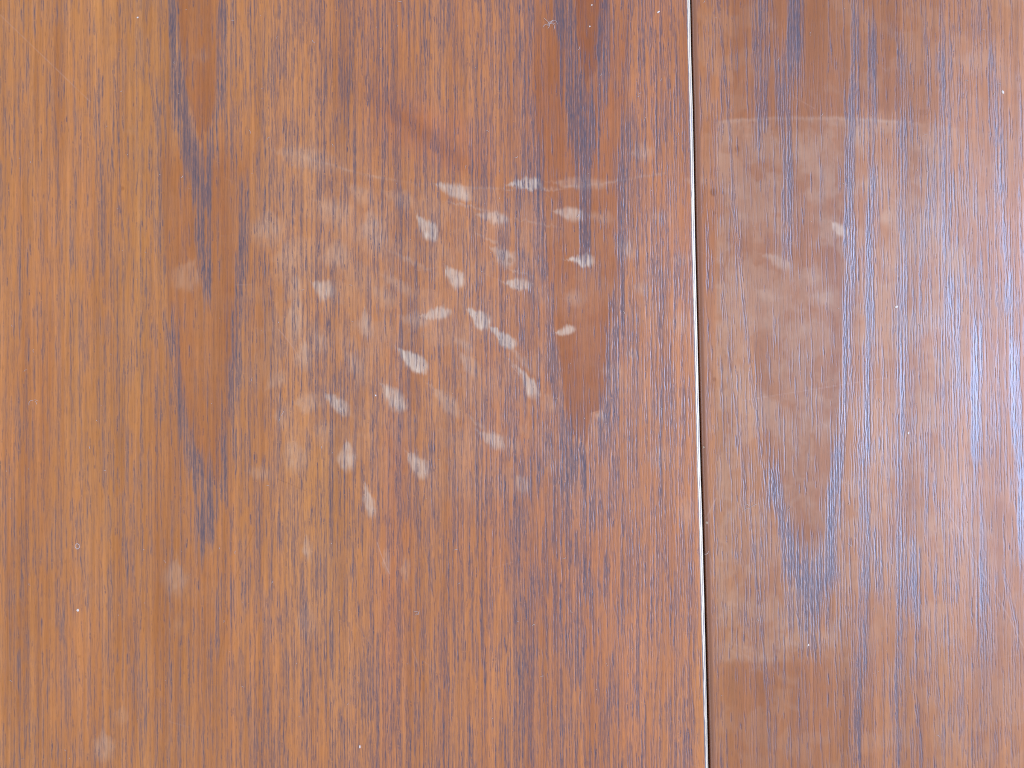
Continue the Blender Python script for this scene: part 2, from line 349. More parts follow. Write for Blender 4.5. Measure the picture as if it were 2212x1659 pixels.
# ------------------------------------------------------------------ pale heat marks
bloom = np.zeros((NY, NX), np.float32)
wob_u = ((vn(ua, va, 9, 14, 31) - .5) * 7 + (vn(ua, va, 3, 26, 32) - .5) * 5).astype(np.float32)
wob_v = ((vn(ua, va, 11, 9, 33) - .5) * 6).astype(np.float32) + ((vn(ua, va, 2.5, 400, 34) - .5) * 7).astype(np.float32)
texb = (0.55 + 0.9 * vn(ua, va, 2.2, 22, 35) * vn(ua, va, 12, 12, 36) ** .5).astype(np.float32)
def mark(cx, cy, a, b, ang, s, soft=.35, tail=0.0, sharp_tail=1.0):
    """drop shaped mark: ellipse a (along) x b (across), ang degrees clockwise, tail in multiples of a behind it"""
    R = int(max(a, b) * (2.2 + tail) + 12)
    c0 = max(int(cx - R - U0), 0); c1 = min(int(cx + R - U0), NX)
    r0 = max(int((cy - R - V0) / RY), 0); r1 = min(int((cy + R - V0) / RY), NY)
    uu = ua[c0:c1][None, :] + wob_u[r0:r1, c0:c1] - cx
    vv = va[r0:r1][:, None] + wob_v[r0:r1, c0:c1] - cy
    t = math.radians(ang); ca, sa = math.cos(t), math.sin(t)
    p = uu * ca + vv * sa; q = -uu * sa + vv * ca
    bt = b * np.where(p < 0, np.clip(1 + p / (a * (1 + tail)), 0.02, 1) ** (.5 * sharp_tail), 1)
    pt = np.where(p < 0, p / (1 + tail), p)
    d = np.sqrt((pt / a) ** 2 + (q / bt) ** 2)
    m = (1 - sst(1 - soft, 1 + soft, d)) * s
    bloom[r0:r1, c0:c1] = np.maximum(bloom[r0:r1, c0:c1], m.astype(np.float32))
MARKS = [
    (1150, 398, 21, 14, 0, .85, .22, 1.6), (990, 416, 26, 15, 20, .62, .35, 1.2), (1075, 471, 22, 13, 12, .5, .4, 1.2), (926, 497, 25, 17, 52, .72, .25, .8),
    (1238, 463, 22, 15, 10, .5, .35, .9), (1092, 556, 21, 17, 35, .5, .35, .8), (1264, 563, 22, 13, 4, .7, .25, .8), (1124, 615, 22, 12, 6, .62, .3, .8),
    (984, 603, 20, 18, 50, .7, .25, .7), (700, 625, 21, 20, 30, .55, .35, .4), (952, 678, 20, 14, -8, .72, .25, 1.2), (1038, 690, 25, 17, 38, .85, .2, .6),
    (1090, 733, 26, 14, 38, .88, .2, .6), (1225, 714, 17, 10, -15, .6, .35, .6), (898, 783, 28, 18, 38, .9, .2, .9), (790, 698, 28, 15, 85, .42, .45, .2),
    (856, 864, 25, 20, 50, .62, .3, .9), (733, 876, 24, 15, 40, .62, .3, .7), (1146, 838, 23, 14, 62, .66, .3, 1.3), (1016, 788, 24, 14, 50, .36, .5, .4),
    (750, 988, 26, 17, 88, .55, .35, .4), (907, 1008, 24, 18, 48, .55, .3, .8), (1067, 952, 24, 15, 32, .5, .35, .8), (972, 876, 30, 15, 45, .33, .5, .7),
    (1130, 1046, 18, 14, 50, .36, .45, .4), (798, 1088, 26, 11, 80, .5, .35, .9), (665, 1186, 26, 8, 85, .35, .45, .3), (405, 595, 33, 29, 110, .26, .3, .1),
    (378, 1246, 36, 24, 95, .30, .45, .1), (385, 1346, 22, 14, 90, .10, .6, 0), (224, 1612, 30, 22, 90, .36, .4, .1), (262, 1545, 20, 15, 90, .16, .5, 0),
    (1385, 330, 24, 16, 0, .32, .6, 0), (1352, 533, 22, 16, 50, .34, .5, .3), (1388, 624, 18, 14, 30, .25, .5, .3), (640, 690, 50, 18, 95, .35, .6, .2),
    (656, 768, 28, 18, 90, .34, .5, .2), (598, 820, 20, 15, -40, .26, .5, .4), (582, 490, 34, 34, 90, .30, .8, 0), (655, 340, 60, 20, 14, .30, .8, 0),
    (808, 500, 40, 26, 80, .34, .7, .2), (724, 556, 28, 26, 0, .28, .7, 0), (660, 870, 24, 20, 0, .26, .6, 0), (636, 985, 30, 22, 80, .26, .6, .2),
    (1258, 396, 48, 13, 3, .30, .5, .4), (1688, 566, 24, 13, 22, .42, .4, .9), (1816, 497, 18, 10, 35, .55, .5, .4), (1782, 640, 30, 20, 0, .28, .8, 0),
    (1500, 390, 20, 9, 5, .25, .6, 0), (720, 455, 40, 26, 30, .24, .8, 0), (900, 690, 26, 15, 10, .26, .6, .5), (1150, 408, 60, 2.2, 0, .4, .5, 0),
    (830, 640, 24, 18, 40, .22, .7, .4), (1240, 645, 22, 15, 0, .18, .7, 0), (560, 1020, 26, 14, 10, .18, .7, 0), (435, 120, 16, 12, 0, .10, .7, 0),
    (284, 284, 14, 9, 0, .07, .7, 0), (1470, 560, 20, 12, 0, .18, .7, 0), (1420, 985, 24, 20, 0, .2, .8, 0), (1365, 764, 14, 10, 0, .3, .6, 0),
    (833, 1215, 8, 26, 0, .25, .5, 0), (1130, 780, 30, 5, 50, .25, .6, .6), (620, 560, 26, 40, 0, .2, .8, 0), (1000, 745, 20, 9, 40, .22, .6, .4),
    (875, 1230, 9, 22, 0, .25, .7, 0), (660, 1340, 20, 30, 0, .15, .8, 0),
    (1895, 400, 34, 40, 0, .22, .9, 0), (1930, 560, 30, 40, 0, .25, .9, 0), (2000, 480, 40, 30, 0, .22, .9, 0), (1960, 700, 50, 26, 0, .2, .9, 0),
    (1960, 960, 34, 20, 0, .22, .9, 0), (1720, 715, 26, 22, 0, .2, .9, 0), (1880, 980, 30, 24, 0, .2, .9, 0), (1680, 800, 30, 20, 0, .15, .9, 0),
    (1010, 446, 60, 2.6, 12, .3, .5, 0), (1150, 480, 50, 2.4, 10, .22, .5, 0), (1060, 520, 50, 3, 28, .25, .6, 0), (1110, 585, 46, 2.2, 18, .25, .5, 0),
    (880, 560, 60, 4, 26, .22, .6, 0), (1120, 800, 50, 3, 48, .35, .5, 0), (950, 850, 40, 3, 40, .28, .6, 0), (1040, 920, 46, 3, 36, .28, .6, 0),
    (870, 620, 30, 12, 30, .26, .6, .6), (770, 790, 22, 14, 50, .24, .6, .6), (690, 740, 20, 16, 60, .26, .6, .4), (640, 620, 22, 18, 90, .26, .6, .2),
    (610, 900, 18, 22, 0, .22, .7, 0), (700, 930, 18, 20, 60, .2, .7, .4), (1190, 870, 20, 14, 60, .2, .7, .4), (1110, 960, 18, 12, 40, .2, .7, .4),
    (1300, 470, 24, 12, 8, .2, .7, .6), (1430, 470, 20, 12, 10, .2, .7, .4), (1320, 800, 18, 16, 0, .18, .8, 0), (1470, 700, 20, 22, 0, .2, .8, 0),
    (870, 430, 24, 16, 20, .26, .6, .8), (780, 420, 26, 18, 30, .24, .7, .4), (1480, 1110, 16, 30, 0, .2, .8, 0), (1300, 900, 14, 10, 0, .4, .5, 0),
    (1760, 420, 24, 18, 0, .22, .8, 0), (1860, 300, 20, 30, 0, .2, .9, 0), (1660, 640, 20, 14, 30, .25, .7, .5), (1920, 470, 24, 18, 0, .28, .8, 0), (2060, 560, 24, 30, 0, .24, .9, 0), (1780, 930, 26, 20, 0, .2, .9, 0), (2000, 860, 30, 24, 0, .22, .9, 0),
    (2110, 130, 50, 26, 0, .18, .9, 0), (2080, 420, 40, 30, 0, .15, .9, 0), (1600, 470, 24, 12, 40, .16, .9, 0), (1760, 600, 20, 18, 0, .2, .9, 0),
]
for m_ in MARKS: mark(*m_[:5], m_[5] * (1.3 if m_[5] > .48 else (.98 if 540 < m_[0] < 1480 else .78)), min(m_[6] + .1, .9), m_[7])
bloom *= np.clip(texb, 0, 1.15)
# faint veil over the whole area where the hot plate stood, and the square veil on the right board
def soft_poly(cx, cy, a, b, ang, s, edge):
    t = math.radians(ang); ca, sa = math.cos(t), math.sin(t)
    uu = ua[None, :] - cx + wob_u * 2; vv = va[:, None] - cy + wob_v * 2
    p = (uu * ca + vv * sa) / a; q = (-uu * sa + vv * ca) / b
    d = (np.abs(p) ** 3 + np.abs(q) ** 3) ** (1 / 3.)
    return ((1 - sst(1 - edge, 1 + edge, d)) * s).astype(np.float32)
cloud = (0.5 * vn(ua, va, 46, 46, 37) + 0.3 * vn(ua, va, 20, 24, 38) + 0.2 * vn(ua, va, 8, 12, 39)).astype(np.float32)
def warp(A, a, seed):
    du = (vn(ua, va, 34, 28, seed) - .5) * a * 2 + (vn(ua, va, 11, 10, seed + 1) - .5) * a
    dv = (vn(ua, va, 30, 36, seed + 2) - .5) * a * 2 + (vn(ua, va, 10, 12, seed + 3) - .5) * a
    ci = np.clip(np.arange(NX)[None, :] + du, 0, NX - 1).astype(np.int32); ri = np.clip(np.arange(NY)[:, None] + dv / RY, 0, NY - 1).astype(np.int32)
    return A[ri, ci]
cloud = warp(cloud, 15, 61)
cl2 = sst(.33, .72, cloud).astype(np.float32)
veil = soft_poly(1000, 720, 470, 350, 18, .11, .35) * (0.35 + 0.9 * cl2) * (1 - .8 * flame)
veil = np.maximum(veil, soft_poly(720, 600, 190, 330, 12, .08, .5) * (0.3 + 1.0 * cl2))
# upper rim of the plate: a pale line curving across, clear above and hazed below
rim = np.interp(ua, [640, 700, 780, 900, 1000, 1100, 1180, 1300, 1380, 1500], [335, 352, 375, 397, 404, 408, 406, 398, 382, 366])
hrim = np.exp(-((va[:, None] + wob_v * .5 - rim[None, :]) / 2.6) ** 2) * (sst(640, 720, ua) * (1 - sst(1400, 1500, ua)))[None, :]
veil += (hrim * .17 * (0.4 + cl2)).astype(np.float32)
above = np.exp(-((ua - 960) / 170) ** 2)[None, :] * sst(-5, 4, rim[None, :] - va[:, None]) * np.exp(-((va - 330) / 120) ** 2)[:, None]
veil *= (1 - .85 * above).astype(np.float32)
dsm = ua[None, :] - seam(va)[:, None]
rtop = 252 + ((ua - 1745) / 200.) ** 2 * 9
inr = sst(-4, 4, ua - 1548)[None, :] * (1 - sst(-120, 40, ua - 2190))[None, :] * sst(-3, 3, va[:, None] + wob_v * .5 - rtop[None, :]) * ((1 - sst(-10, 8, va - 1430))[:, None] * (1 - sst(1830, 1850, ua))[None, :] + (1 - sst(-380, 100, va - 1430))[:, None] * sst(1830, 1850, ua)[None, :])
veil += (inr * (.045 + .13 * cl2)).astype(np.float32)
toprim = np.exp(-((va[:, None] + wob_v * .4 - rtop[None, :] - 3) / 4) ** 2) * (sst(1540, 1600, ua) * (1 - sst(1950, 2010, ua)))[None, :]
veil += (toprim * .10).astype(np.float32)
rr = (dsm > 0)
cl3 = sst(.42, .75, warp(vn(ua, va, 60, 46, 41) * .6 + vn(ua, va, 22, 24, 42) * .4, 15, 71)).astype(np.float32)
veil += np.where(rr, .065 * cl3 + .01, .02 * cl3).astype(np.float32)
veil = np.clip(veil, 0, .6)
bloom = 1 - (1 - bloom) * (1 - veil)
bloom = np.clip(bloom, 0, 1)

# dark amber drips and rubbed spots
stain = np.zeros((NY, NX), np.float32)
def dot(cx, cy, a, b, s, arr=stain, p=2.0):
    R = int(max(a, b) * 2 + 6)
    c0 = int(cx - R - U0); c1 = int(cx + R - U0); r0 = int((cy - R - V0) / RY); r1 = int((cy + R - V0) / RY)
    uu = ua[c0:c1][None, :] + wob_u[r0:r1, c0:c1] * .25 - cx; vv = va[r0:r1][:, None] + wob_v[r0:r1, c0:c1] * .25 - cy
    d = np.sqrt((uu / a) ** 2 + (vv / b) ** 2)
    arr[r0:r1, c0:c1] = np.maximum(arr[r0:r1, c0:c1], (1 - sst(.6, 1.25, d)) * s)
for q in [(1592, 322, 6, 8, .8), (1541, 415, 8, 9, .95), (1543, 459, 4, 4, .8), (1543, 819, 4, 5, .7), (1995, 242, 14, 7, .55), (1102, 562, 6, 7, .5),
          (265, 407, 4, 5, .5), (1626, 265, 4, 3, .5), (1421, 77, 3, 4, .5), (2030, 850, 16, 24, .35), (172, 1660, 6, 4, .5), (2207, 942, 4, 3, .8),
          (172, 1418, 4, 3, .3), (1990, 340, 22, 18, .25), (2160, 1120, 30, 40, .25), (1755, 1150, 34, 50, .3), (2100, 60, 60, 20, .2), (1925, 800, 40, 30, .18)]:
    dot(*q)

# fine scratches
scr = np.zeros(NY * NX, np.float32)
def scratch(p0, p1, s, bend=0.0, w=.7):
    n = int(max(abs(p1[0] - p0[0]), abs(p1[1] - p0[1])) * 1.3) + 2
    t = np.linspace(0, 1, n)
    x = p0[0] + (p1[0] - p0[0]) * t + bend * np.sin(t * math.pi); y = p0[1] + (p1[1] - p0[1]) * t
    a = s * (.4 + .6 * rl.random(n // 12 + 2)).repeat(12)[:n]
    for oc in (-1, 0, 1, 2):
        for orr in (-1, 0, 1):
            ci = np.floor(x - U0).astype(int) + oc; ri = np.round((y - V0) / RY).astype(int) + orr
            dd = ((ci + U0 - x) ** 2 + (ri * RY + V0 - y) ** 2) / (w * w)
            val = (a * np.exp(-dd)).astype(np.float32)
            ok = (val > .02) & (ri >= 0) & (ri < NY) & (ci >= 0) & (ci < NX)
            np.maximum.at(scr, ri[ok] * NX + ci[ok], val[ok])
for q in [((2046, 1106), (2108, 1215), .8, 4), ((2085, 1140), (2104, 1410), .8, 12), ((2104, 1210), (2212, 1400), .7, 6), ((1606, 865), (1920, 815), .5, 0), ((1620, 1450), (1640, 1440), .4, 0),
          ((1525, 1120), (1547, 1076), .8, 0), ((1537, 1100), (1530, 1135), .5, 0), ((0, 32), (195, 220), .5, 0), ((60, 60), (60, 62), .3, 0), ((815, 1172), (842, 1240), .8, -2),
          ((600, 710), (650, 780), .5, 4), ((1044, 590), (1100, 615), .3, 0), ((1919, 985), (1880, 1010), .4, 0), ((2130, 900), (2155, 940), .5, 0), ((1105, 790), (1130, 820), .5, 0),
          ((890, 1400), (905, 1440), .4, 0), ((1920, 425), (1940, 438), .5, 0), ((2150, 700), (2212, 640), .4, 0), ((1700, 200), (1760, 235), .35, 0)]:
    scratch(*q[:2], min(q[2] * 1.3, 1), *q[3:])
for k in range(90):
    x, y = rl.uniform(-600, 2800), rl.uniform(-500, 2150)
    an = rl.uniform(0, math.pi); ln = rl.uniform(8, 70)
    scratch((x, y), (x + ln * math.cos(an), y + ln * math.sin(an)), rl.uniform(.12, .35), rl.uniform(-3, 3))
dark_scr = [((1580, 1402), (1590, 1378)), ((1590, 1378), (1597, 1350)), ((550, 1140), (508, 1250)), ((508, 1250), (470, 1440)), ((600, 1035), (660, 1060))]
pore1 = pore.ravel()
scr = scr.reshape(NY, NX)
for p0, p1 in dark_scr:
    n = 200; t = np.linspace(0, 1, n)
    x = p0[0] + (p1[0] - p0[0]) * t; y = p0[1] + (p1[1] - p0[1]) * t
    ci = np.round(x - U0).astype(int); ri = np.round((y - V0) / RY).astype(int)
    np.maximum.at(stain.reshape(-1), ri * NX + ci, .45); np.maximum.at(stain.reshape(-1), ri * NX + ci + 1, .3)

FIELDS = {'tone': tone, 'redness': red, 'figure': flame, 'pore': pore, 'grime_shade_tint': smear, 'bloom': bloom, 'stain': stain, 'scratch': scr, 'lip': lip}

def sample(f, U, V):
    x = np.clip(U - U0, 0, NX - 1.01); y = np.clip((V - V0) / RY, 0, NY - 1.01)
    ix = x.astype(int); iy = y.astype(int); fx = (x - ix).astype(np.float32); fy = (y - iy).astype(np.float32)
    return ((f[iy, ix] * (1 - fx) + f[iy, ix + 1] * fx) * (1 - fy) + (f[iy + 1, ix] * (1 - fx) + f[iy + 1, ix + 1] * fx) * fy)

# ------------------------------------------------------------------ materials
def nt(name):
    m = bpy.data.materials.new(name); m.use_nodes = True
    t = m.node_tree; b = t.nodes["Principled BSDF"]
    return m, t, b
def mix(t, fac, a, b, mode='MIX'):
    n = t.nodes.new('ShaderNodeMix'); n.data_type = 'RGBA'; n.blend_type = mode
    for s, val in ((n.inputs[0], fac), (n.inputs[6], a), (n.inputs[7], b)):
        if hasattr(val, 'is_output'): t.links.new(val, s)
        elif isinstance(val, (int, float)): s.default_value = val
        else: s.default_value = (*val, 1)
    return n.outputs[2]
def mth(t, op, a, b=0.0, c=None, clamp=False):
    n = t.nodes.new('ShaderNodeMath'); n.operation = op; n.use_clamp = clamp
    for i, val in enumerate((a, b) if c is None else (a, b, c)):
        if hasattr(val, 'is_output'): t.links.new(val, n.inputs[i])
        else: n.inputs[i].default_value = val
    return n.outputs[0]
def attr(t, name):
    n = t.nodes.new('ShaderNodeAttribute'); n.attribute_name = name
    return n.outputs['Fac']
def noise(t, scale, sc3, detail=2.0, rough=.5, rot=0.0):
    c = t.nodes.new('ShaderNodeTexCoord'); m = t.nodes.new('ShaderNodeMapping')
    m.inputs['Scale'].default_value = sc3; m.inputs['Rotation'].default_value = (0, 0, rot)
    t.links.new(c.outputs['Object'], m.inputs[0])
    n = t.nodes.new('ShaderNodeTexNoise'); n.inputs['Scale'].default_value = scale
    n.inputs['Detail'].default_value = detail; n.inputs['Roughness'].default_value = rough
    t.links.new(m.outputs[0], n.inputs['Vector'])
    return n.outputs[0]

def veneer(name, lean, k=1.0, sat=0.0):
    m, t, b = nt(name)
    gold_d, gold_l = (0.365, 0.138, 0.032), (0.590, 0.262, 0.072)
    red_d, red_l = (0.375, 0.120, 0.034), (0.590, 0.218, 0.080)
    tn = attr(t, 'tone')
    g = mix(t, tn, gold_d, gold_l); r = mix(t, tn, red_d, red_l)
    col = mix(t, attr(t, 'redness'), g, r)
    col = mix(t, mth(t, 'MULTIPLY', attr(t, 'figure'), .92, clamp=True), col, (0.285, 0.082, 0.022))
    col = mix(t, 1.0, col, (k, k, k), 'MULTIPLY')
    # hair fine fibres
    f1 = noise(t, 1, (2600, 46, 1), 2.5, .6, lean)
    f2 = noise(t, 1, (900, 18, 1), 2, .5, lean)
    fm = mth(t, 'ADD', mth(t, 'MULTIPLY', f1, .62), mth(t, 'ADD', mth(t, 'MULTIPLY', f2, .42), .48))
    col = mix(t, 1.0, col, fm, 'MULTIPLY')
    # fine dark flecks
    fl = noise(t, 1, (3600, 190, 1), 1, .5, lean)
    fl = mth(t, 'MULTIPLY', mth(t, 'SUBTRACT', fl, .60, clamp=True), 2.6, clamp=True)
    col = mix(t, fl, col, (0.10, 0.045, 0.028))
    bl = attr(t, 'bloom')
    patchy = noise(t, 1, (900, 160, 1), 3, .6, lean)
    blf = mth(t, 'MULTIPLY', bl, mth(t, 'ADD', mth(t, 'MULTIPLY', patchy, .7), .62), clamp=True)
    col = mix(t, mth(t, 'MULTIPLY', blf, .88), col, (0.70, 0.565, 0.42))
    col = mix(t, attr(t, 'stain'), col, (0.27, 0.085, 0.014))
    col = mix(t, mth(t, 'MULTIPLY', attr(t, 'grime_shade_tint'), .21), col, (0.150, 0.095, 0.135))  # dirt in the grain; the violet paints in bluish window reflection
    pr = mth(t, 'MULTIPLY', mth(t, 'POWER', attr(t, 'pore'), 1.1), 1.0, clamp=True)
    col = mix(t, pr, col, (0.036, 0.030, 0.078))  # dark pores; the blue-violet cast is window light painted into their colour
    col = mix(t, mth(t, 'MULTIPLY', attr(t, 'scratch'), .6), col, (0.62, 0.45, 0.38))
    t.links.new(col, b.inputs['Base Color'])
    rn = noise(t, 1, (30, 22, 1), 3, .55)
    ro = mth(t, 'ADD', mth(t, 'MULTIPLY', rn, .30), .27)
    ro = mth(t, 'ADD', ro, mth(t, 'MULTIPLY', bl, .12))
    ro = mth(t, 'SUBTRACT', ro, mth(t, 'MULTIPLY', attr(t, 'grime_shade_tint'), .08))
    t.links.new(ro, b.inputs['Roughness'])
    t.links.new(mth(t, 'ADD', mth(t, 'MULTIPLY', attr(t, 'grime_shade_tint'), .9, clamp=True), .62), b.inputs['Specular IOR Level'])
    b1 = noise(t, 1, (1500, 120, 1), 3, .6, lean)
    b2 = noise(t, 1, (420, 420, 1), 2, .5)
    bh = mth(t, 'ADD', mth(t, 'MULTIPLY', b1, .6), mth(t, 'MULTIPLY', b2, .4))
    bu = t.nodes.new('ShaderNodeBump'); bu.inputs['Strength'].default_value = .35; bu.inputs['Distance'].default_value = .00006
    t.links.new(bh, bu.inputs['Height'])
    t.links.new(bu.outputs[0], b.inputs['Normal'])
    return m
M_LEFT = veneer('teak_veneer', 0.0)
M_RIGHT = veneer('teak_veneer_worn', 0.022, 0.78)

M_EDGE, t, b = nt('pale_edging')
n1 = noise(t, 1, (500, 40, 1), 3, .6)
t.links.new(mix(t, n1, (0.84, 0.74, 0.55), (0.98, 0.90, 0.72)), b.inputs['Base Color'])
b.inputs['Roughness'].default_value = .35; b.inputs['Metallic'].default_value = .15
M_CREASE, t, b = nt('grey_groove')
t.links.new(mix(t, noise(t, 1, (300, 60, 1), 3, .6), (0.16, 0.15, 0.19), (0.42, 0.43, 0.50)), b.inputs['Base Color'])
b.inputs['Roughness'].default_value = .5
M_BACKING, t, b = nt('dark_backing')  # for the unseen block added below the gap
t.links.new(mix(t, noise(t, 1, (60, 60, 400), 2, .5), (0.025, 0.014, 0.010), (0.07, 0.035, 0.022)), b.inputs['Base Color'])
b.inputs['Roughness'].default_value = .7
M_WHITE, t, b = nt('dust_white')
t.links.new(mix(t, noise(t, 900, (1, 1, 1), 1, .5), (0.66, 0.60, 0.56), (0.86, 0.84, 0.82)), b.inputs['Base Color'])
b.inputs['Roughness'].default_value = .8
M_LINT, t, b = nt('lint_grey')
t.links.new(mix(t, noise(t, 900, (1, 1, 1), 1, .5), (0.50, 0.42, 0.40), (0.68, 0.62, 0.60)), b.inputs['Base Color'])
b.inputs['Roughness'].default_value = .8
M_CRUMB, t, b = nt('crumb_tan')
t.links.new(mix(t, noise(t, 900, (1, 1, 1), 1, .5), (0.30, 0.22, 0.14), (0.50, 0.40, 0.30)), b.inputs['Base Color'])
b.inputs['Roughness'].default_value = .8

# ------------------------------------------------------------------ boards as dense sheets with real grooves
def mesh_from(verts, quads, name, mats, attrs=None, smooth=True, mat_idx=None):
    me = bpy.data.meshes.new(name)
    nv, nf = len(verts), len(quads)
    me.vertices.add(nv); me.vertices.foreach_set('co', verts.astype(np.float32).ravel())
    me.loops.add(nf * 4); me.loops.foreach_set('vertex_index', quads.astype(np.int32).ravel())
    me.polygons.add(nf); me.polygons.foreach_set('loop_start', np.arange(0, nf * 4, 4, dtype=np.int32))
    for m in mats: me.materials.append(m)
    if mat_idx is not None: me.polygons.foreach_set('material_index', mat_idx.astype(np.int32))
    me.update(calc_edges=True)
    if smooth: me.shade_smooth()
    if attrs:
        for k, a in attrs.items():
            at = me.attributes.new(k, 'FLOAT', 'POINT'); at.data.foreach_set('value', np.ascontiguousarray(a, dtype=np.float32).ravel())
    return me
def obj(name, me, parent=None):
    o = bpy.data.objects.new(name, me); S.collection.objects.link(o)
    if parent: o.parent = parent
    return o
def info(o, label=None, cat=None, group=None, kind=None):
    if label: o['label'] = label
    if cat: o['category'] = cat
    if group: o['group'] = group
    if kind: o['kind'] = kind
    return o
def grid_quads(nr, nc):
    a = (np.arange(nr - 1)[:, None] * nc + np.arange(nc - 1)[None, :]).ravel()
    return np.stack([a, a + nc, a + nc + 1, a + 1], 1)     # rows run down the picture (towards -y)

rows = np.concatenate([np.arange(V0, -40, 6.5), np.arange(-40, 1700, 2.4), np.arange(1700, V1, 6.5)])
TH = 0.019
DEPTH = 0.00018
def board(side):
    if side == 'L':
        far = np.concatenate([np.arange(U0, -50, 3.5), np.arange(-50, 1480, 1.0)])
        s = (far - U0) / (1480 - U0)
        e = (seam(rows) - 8.6)
        U = U0 + s[None, :] * (e - U0)[:, None]
        U = np.concatenate([U, e[:, None]], 1)
        d = np.full_like(U, 1e3)
    else:
        near = np.array([0, .5, 1.2, 2.2, 3.4, 4.8, 6.2, 7.6, 9.0, 10.5, 12.0])
        far = np.concatenate([np.arange(13, 740, 1.0), np.arange(740, 1372, 3.5)])
        off = np.concatenate([near, far])
        gap = np.interp(rows, [0, 800, 1659], [3.2, 3.4, 5.0])
        U = (seam(rows) + gap)[:, None] + off[None, :]
        d = np.repeat(off[None, :], len(rows), 0)
    V = np.repeat(rows[:, None], U.shape[1], 1)
    at = {k: sample(f, U, V) for k, f in FIELDS.items()}
    x, y = plane(U, V)
    z = -DEPTH * np.clip(at['pore'], 0, 1.2) + DEPTH * .7 * at.pop('lip')
    if side == 'R':
        rr_ = 9.5
        q = np.clip(1 - d / rr_, 0, 1)
        z += -(1 - np.sqrt(np.clip(1 - q * q * .995, 0, 1))) * rr_ * PX * .95
        edge_shade = (1 - sst(6, 13, d))  # shade of the rounded edge, painted through tone, stain and the dirt mask
        at['bloom'] = at['bloom'] * (1 - edge_shade); at['redness'] = np.clip(at['redness'] + edge_shade * .3, 0, 1.2)
        at['pore'] = at['pore'] * (1 - edge_shade); at['tone'] = at['tone'] * (1 - .9 * edge_shade); at['stain'] = np.maximum(at['stain'], edge_shade * .12)
        at['grime_shade_tint'] = np.clip(at['grime_shade_tint'] + edge_shade * 1.1, 0, 1)
    P = np.stack([x, y, z], -1)
    # wrap the sides down
    def padrow(A, i, dz=None):
        return A[i:i + 1] if dz is None else np.concatenate([A[i][None, :, :2], np.full_like(A[i][None, :, 2:], dz)], 2)
    P = np.concatenate([padrow(P, 0, -TH), P, padrow(P, -1, -TH)], 0)
    for k in at: at[k] = np.concatenate([at[k][:1], at[k], at[k][-1:]], 0)
    L_, R2 = P[:, :1].copy(), P[:, -1:].copy()
    L_[..., 2] = -TH; R2[..., 2] = -TH
    P = np.concatenate([L_, P, R2], 1)
    for k in at: at[k] = np.concatenate([at[k][:, :1], at[k], at[k][:, -1:]], 1)
    nr, nc = P.shape[:2]
    verts = P.reshape(-1, 3); quads = grid_quads(nr, nc)
    c = np.array([P[0, 0], P[-1, 0], P[-1, -1], P[0, -1]]); c[:, 2] = -TH
    base_i = len(verts)
    verts = np.concatenate([verts, c]); quads = np.concatenate([quads, [[base_i + 3, base_i + 2, base_i + 1, base_i]]])
    at = {k: np.concatenate([a.ravel(), np.zeros(4)]) for k, a in at.items()}
    return verts, quads, at

vL, qL, aL = board('L')
table_top = obj('table', mesh_from(vL, qL, 'table', [M_LEFT], aL))
info(table_top, 'wide orange brown wooden board with pale drop shaped marks, left of the white seam', 'table')
vR, qR, aR = board('R')
table_leaf = obj('table_leaf', mesh_from(vR, qR, 'table_leaf', [M_RIGHT], aR))
info(table_leaf, 'narrower wooden board with hazy bluish sheen, right of the dark gap', 'table leaf')

# pale edging strip along the left board, facing the window
rs = np.arange(V0, V1, 2.0)
r2 = np.random.default_rng(3)
def wob(n, step, amp):
    k = np.interp(np.arange(n), np.arange(0, n + step, step), r2.normal(0, 1, len(np.arange(0, n + step, step))))
    return k * amp
nv_ = len(rs)
jl = wob(nv_, 14, .45) + wob(nv_, 4, .28)
jg = wob(nv_, 24, .5) + wob(nv_, 6, .2)
narrow = np.interp(rs, [0, 1300, 1659], [0, 0, 2.0])
e = seam(rs)
# offsets (view units from the seam line) and heights (m)
prof = [(-8.7, -.00130, 0), (-8.7, .00000, 0), (-8.2, .00004, 1), (-7.4, .00003, 0), (-6.2, .00012, 0), (-4.9, .00006, 0), (-4.4, -.00022, 1), (-3.6, -.00022, 1), (-3.2, -.00008, 0),
        (-1.7, -.00045, 0), (-.5, -.00105, 0), (-.1, -.00160, 0), (0.0, -.0180, 0)]
cols = []
for i, (o, z, mi) in enumerate(prof):
    jj = np.zeros(nv_)
    if 1 < i < 4: jj = np.clip(jl + narrow, -.4, 3)
    if 4 <= i <= 5: jj = narrow * .6 + jl * .4
    if 5 < i < 9: jj = jg * .6 + narrow * .3
    if i >= 9: jj = jl * .12
    x, y = plane(e + o + jj, rs)
    cols.append(np.stack([x, y, np.full(nv_, z)], 1))
P = np.stack(cols, 1)
mi = []
q = grid_quads(nv_, len(prof))
mi = np.tile(np.array([prof[k + 1][2] if prof[k][2] == 1 or prof[k + 1][2] == 1 else 0 for k in range(len(prof) - 1)]), nv_ - 1)
mi = np.tile(np.array([0, 1, 1, 0, 0, 1, 1, 0, 0, 0, 0, 0]), nv_ - 1)
strip = obj('edging_strip', mesh_from(P.reshape(-1, 3), q, 'edging_strip', [M_EDGE, M_CREASE], None, False, mat_idx=mi), table_top)
strip['label'] = 'thin white edging with a grey groove'

